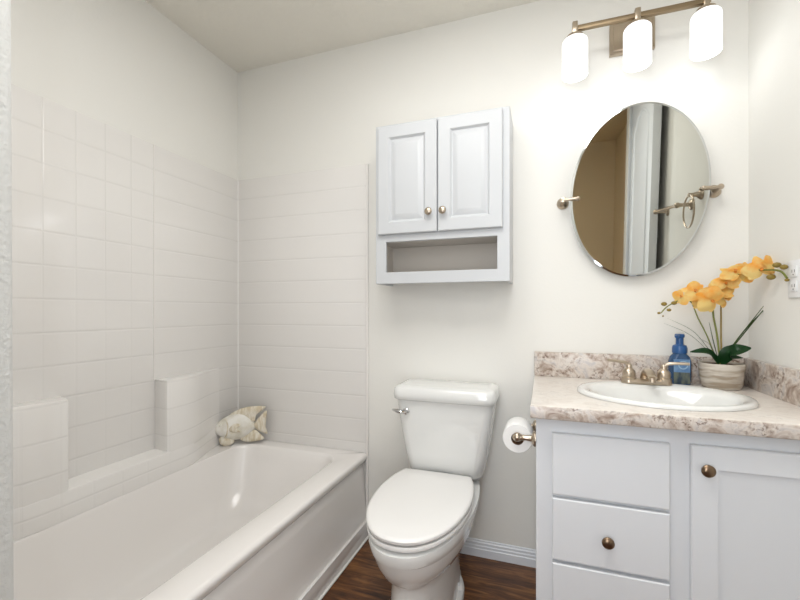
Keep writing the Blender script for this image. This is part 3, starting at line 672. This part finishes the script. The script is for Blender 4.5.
# ------------------------------------------------------------ oval mirror on pivots
MC = Vector((1.962, -0.062, 1.568)); MA, MB_ = 0.238, 0.331; TL = math.radians(4.2)
mir = thing('wall_mirror', 'oval frameless pivot mirror above the sink', 'mirror', MC)
RT = Matrix.Translation(MC) @ Matrix.Rotation(TL, 4, 'X') @ Matrix.Rotation(math.radians(4), 4, 'Y') @ Matrix.Translation(-MC)
def mell(s, y, n=96): return [(MC.x+(MA-s)*math.cos(2*PI*i/n), y, MC.z+(MB_-s)*math.sin(2*PI*i/n)) for i in range(n)]
yb = MC.y
bm = B(); loft(bm, [mell(0.007, yb-0.0002), mell(0.007, yb-0.0005)], cap0=False); bm.transform(RT); obj('mirror_glass', bm, 'mirror', mir, smooth=False)
bm = B(); loft(bm, [mell(0.0, yb+0.005), mell(0.0, yb+0.0012), mell(0.007, yb-0.0003)], cap0=True, cap1=False); bm.transform(RT); obj('bevelled_edge', bm, 'mirror_edge', mir, angle=20)
for s in (-1, 1):
    px = MC.x+s*(MA+0.028); pz = MC.z-0.012
    bm = B(); lathe(bm, [(0.024, 0.0), (0.024, -0.005), (0.019, -0.012), (0.011, -0.016), (0.0085, -0.04), (0.010, -0.062), (0.0105, -0.070), (0.0, -0.072)], (px, -0.0008, pz), 'Y', 24)
    tube(bm, [(px, -0.066, pz), (px-s*0.030, -0.069, pz), (px-s*0.052, -0.0725, pz)], 0.0062, 12)
    bmesh.ops.create_uvsphere(bm, u_segments=14, v_segments=10, radius=0.0078, matrix=Matrix.Translation((px-s*0.054, -0.073, pz)))
    obj('pivot_mount', bm, 'nickel', mir, angle=50)

# ------------------------------------------------------------ vanity light
vl = thing('vanity_light', 'three-shade brushed nickel bath light above the oval mirror', 'wall light', (1.95, -0.002, 2.13))
LY = -0.125
bm = B(); panel(bm, 1.872, 2.032, 2.137, 2.262, -0.001, -0.020, [(0.010, 0.0), (0.014, -0.004), (0.016, -0.004)]); obj('back_plate', bm, 'nickel', vl, angle=25)
bm = B(); tube(bm, curve_pts([(1.95, -0.022, 2.198), (1.95, -0.07, 2.200), (1.95, -0.10, 2.204), (1.95, LY, 2.205)], 14), 0.010, 12); obj('arm', bm, 'nickel', vl)
bm = B(); box(bm, 1.725, 2.178, LY-0.009, LY+0.009, 2.196, 2.214, 0.002); obj('crossbar', bm, 'bar', vl)
for i, x in enumerate((1.735, 1.950, 2.165)):
    bm = B(); box(bm, x-0.010, x+0.010, LY-0.013, LY+0.013, 2.186, 2.230, 0.003); lathe(bm, [(0.012, 2.192), (0.013, 2.187), (0.030, 2.178), (0.032, 2.164), (0.024, 2.158)], (x, LY, 0), 'Z', 24); obj('socket_cap', bm, 'nickel', vl)
    bm = B(); lathe(bm, [(0.027, 2.163), (0.040, 2.163), (0.0455, 2.156), (0.047, 2.148), (0.047, 2.022), (0.044, 2.020), (0.0435, 2.024), (0.0435, 2.146), (0.039, 2.158), (0.027, 2.160), (0.027, 2.163)], (x, LY, 0), 'Z', 40, cap=False)
    obj('glass_shade', bm, 'shade', vl, angle=50)
    bm = B(); lathe(bm, [(0.012, 2.160), (0.013, 2.120), (0.024, 2.095), (0.028, 2.075), (0.022, 2.056), (0.0, 2.049)], (x, LY, 0), 'Z', 24); obj('bulb', bm, 'bulb', vl)
    l = bpy.data.lights.new('bulb_light', 'POINT'); l.energy = 0.27; l.color = (0.94, 0.97, 1.0); l.shadow_soft_size = 0.03
    lo = bpy.data.objects.new('bulb_light', l); C.objects.link(lo); lo.parent = vl; lo.location = Vector((x, LY, 2.035-0.03))-vl.location

# ------------------------------------------------------------ outlet on the right wall
ot = thing('wall_outlet', 'white wall outlet on the right wall above the countertop', 'outlet', (RX, -0.303, 1.20))
bm = B(); box(bm, RX-0.006, RX-0.0005, -0.340, -0.268, 1.143, 1.257, 0.0025); obj('cover_plate', bm, 'plate', ot)
for z in (1.222, 1.178):
    bm = B(); box(bm, RX-0.0085, RX-0.005, -0.321, -0.287, z-0.017, z+0.017, 0.002); s_ = obj('socket', bm, 'plate', ot)
    for dy in (-0.007, 0.006):
        bm = B(); box(bm, RX-0.0089, RX-0.008, -0.304+dy-0.001, -0.304+dy+0.001, z-0.003, z+0.006); obj('slot', bm, 'slot', s_, smooth=False)
    bm = B(); lathe(bm, [(0.0, -0.0089), (0.0022, -0.0088), (0.0022, -0.008)], (RX, -0.304, z-0.009), 'X', 12); obj('slot', bm, 'slot', s_, smooth=False)

# ------------------------------------------------------------ towel bar and ring on the right wall (seen in the mirror)
tb = thing('towel_bar', 'brushed nickel towel bar reflected in the oval mirror', 'towel bar', (RX, -1.0, 1.54))
tz = 1.55
for y in (-0.735, -1.16):
    bm = B(); lathe(bm, [(0.028, 0.0), (0.028, -0.005), (0.021, -0.011), (0.011, -0.015), (0.009, -0.045), (0.0115, -0.056)], (RX-0.001, y, tz), 'X', 24)
    bmesh.ops.create_uvsphere(bm, u_segments=16, v_segments=10, radius=0.015, matrix=Matrix.Translation((RX-0.066, y, tz))); obj('post', bm, 'nickel', tb, angle=50)
bm = B(); tube(bm, [(RX-0.066, -0.735, tz), (RX-0.066, -1.16, tz)], 0.008, 14); obj('rod', bm, 'nickel', tb)
tr = thing('towel_ring', 'brushed nickel towel ring reflected at the right edge of the mirror', 'towel ring', (RX, -0.56, 1.58))
bm = B(); lathe(bm, [(0.026, 0.0), (0.026, -0.005), (0.020, -0.012), (0.012, -0.020), (0.009, -0.045), (0.011, -0.056), (0.0, -0.060)], (RX-0.001, -0.60, 1.585), 'X', 24); obj('post', bm, 'nickel', tr, angle=50)
bm = B(); rc = Vector((RX-0.052, -0.60, 1.585-0.078)); tube(bm, [rc+Vector((0, math.sin(2*PI*k/40)*0.078, math.cos(2*PI*k/40)*0.078)) for k in range(41)], 0.0042, 10); obj('ring', bm, 'nickel', tr)
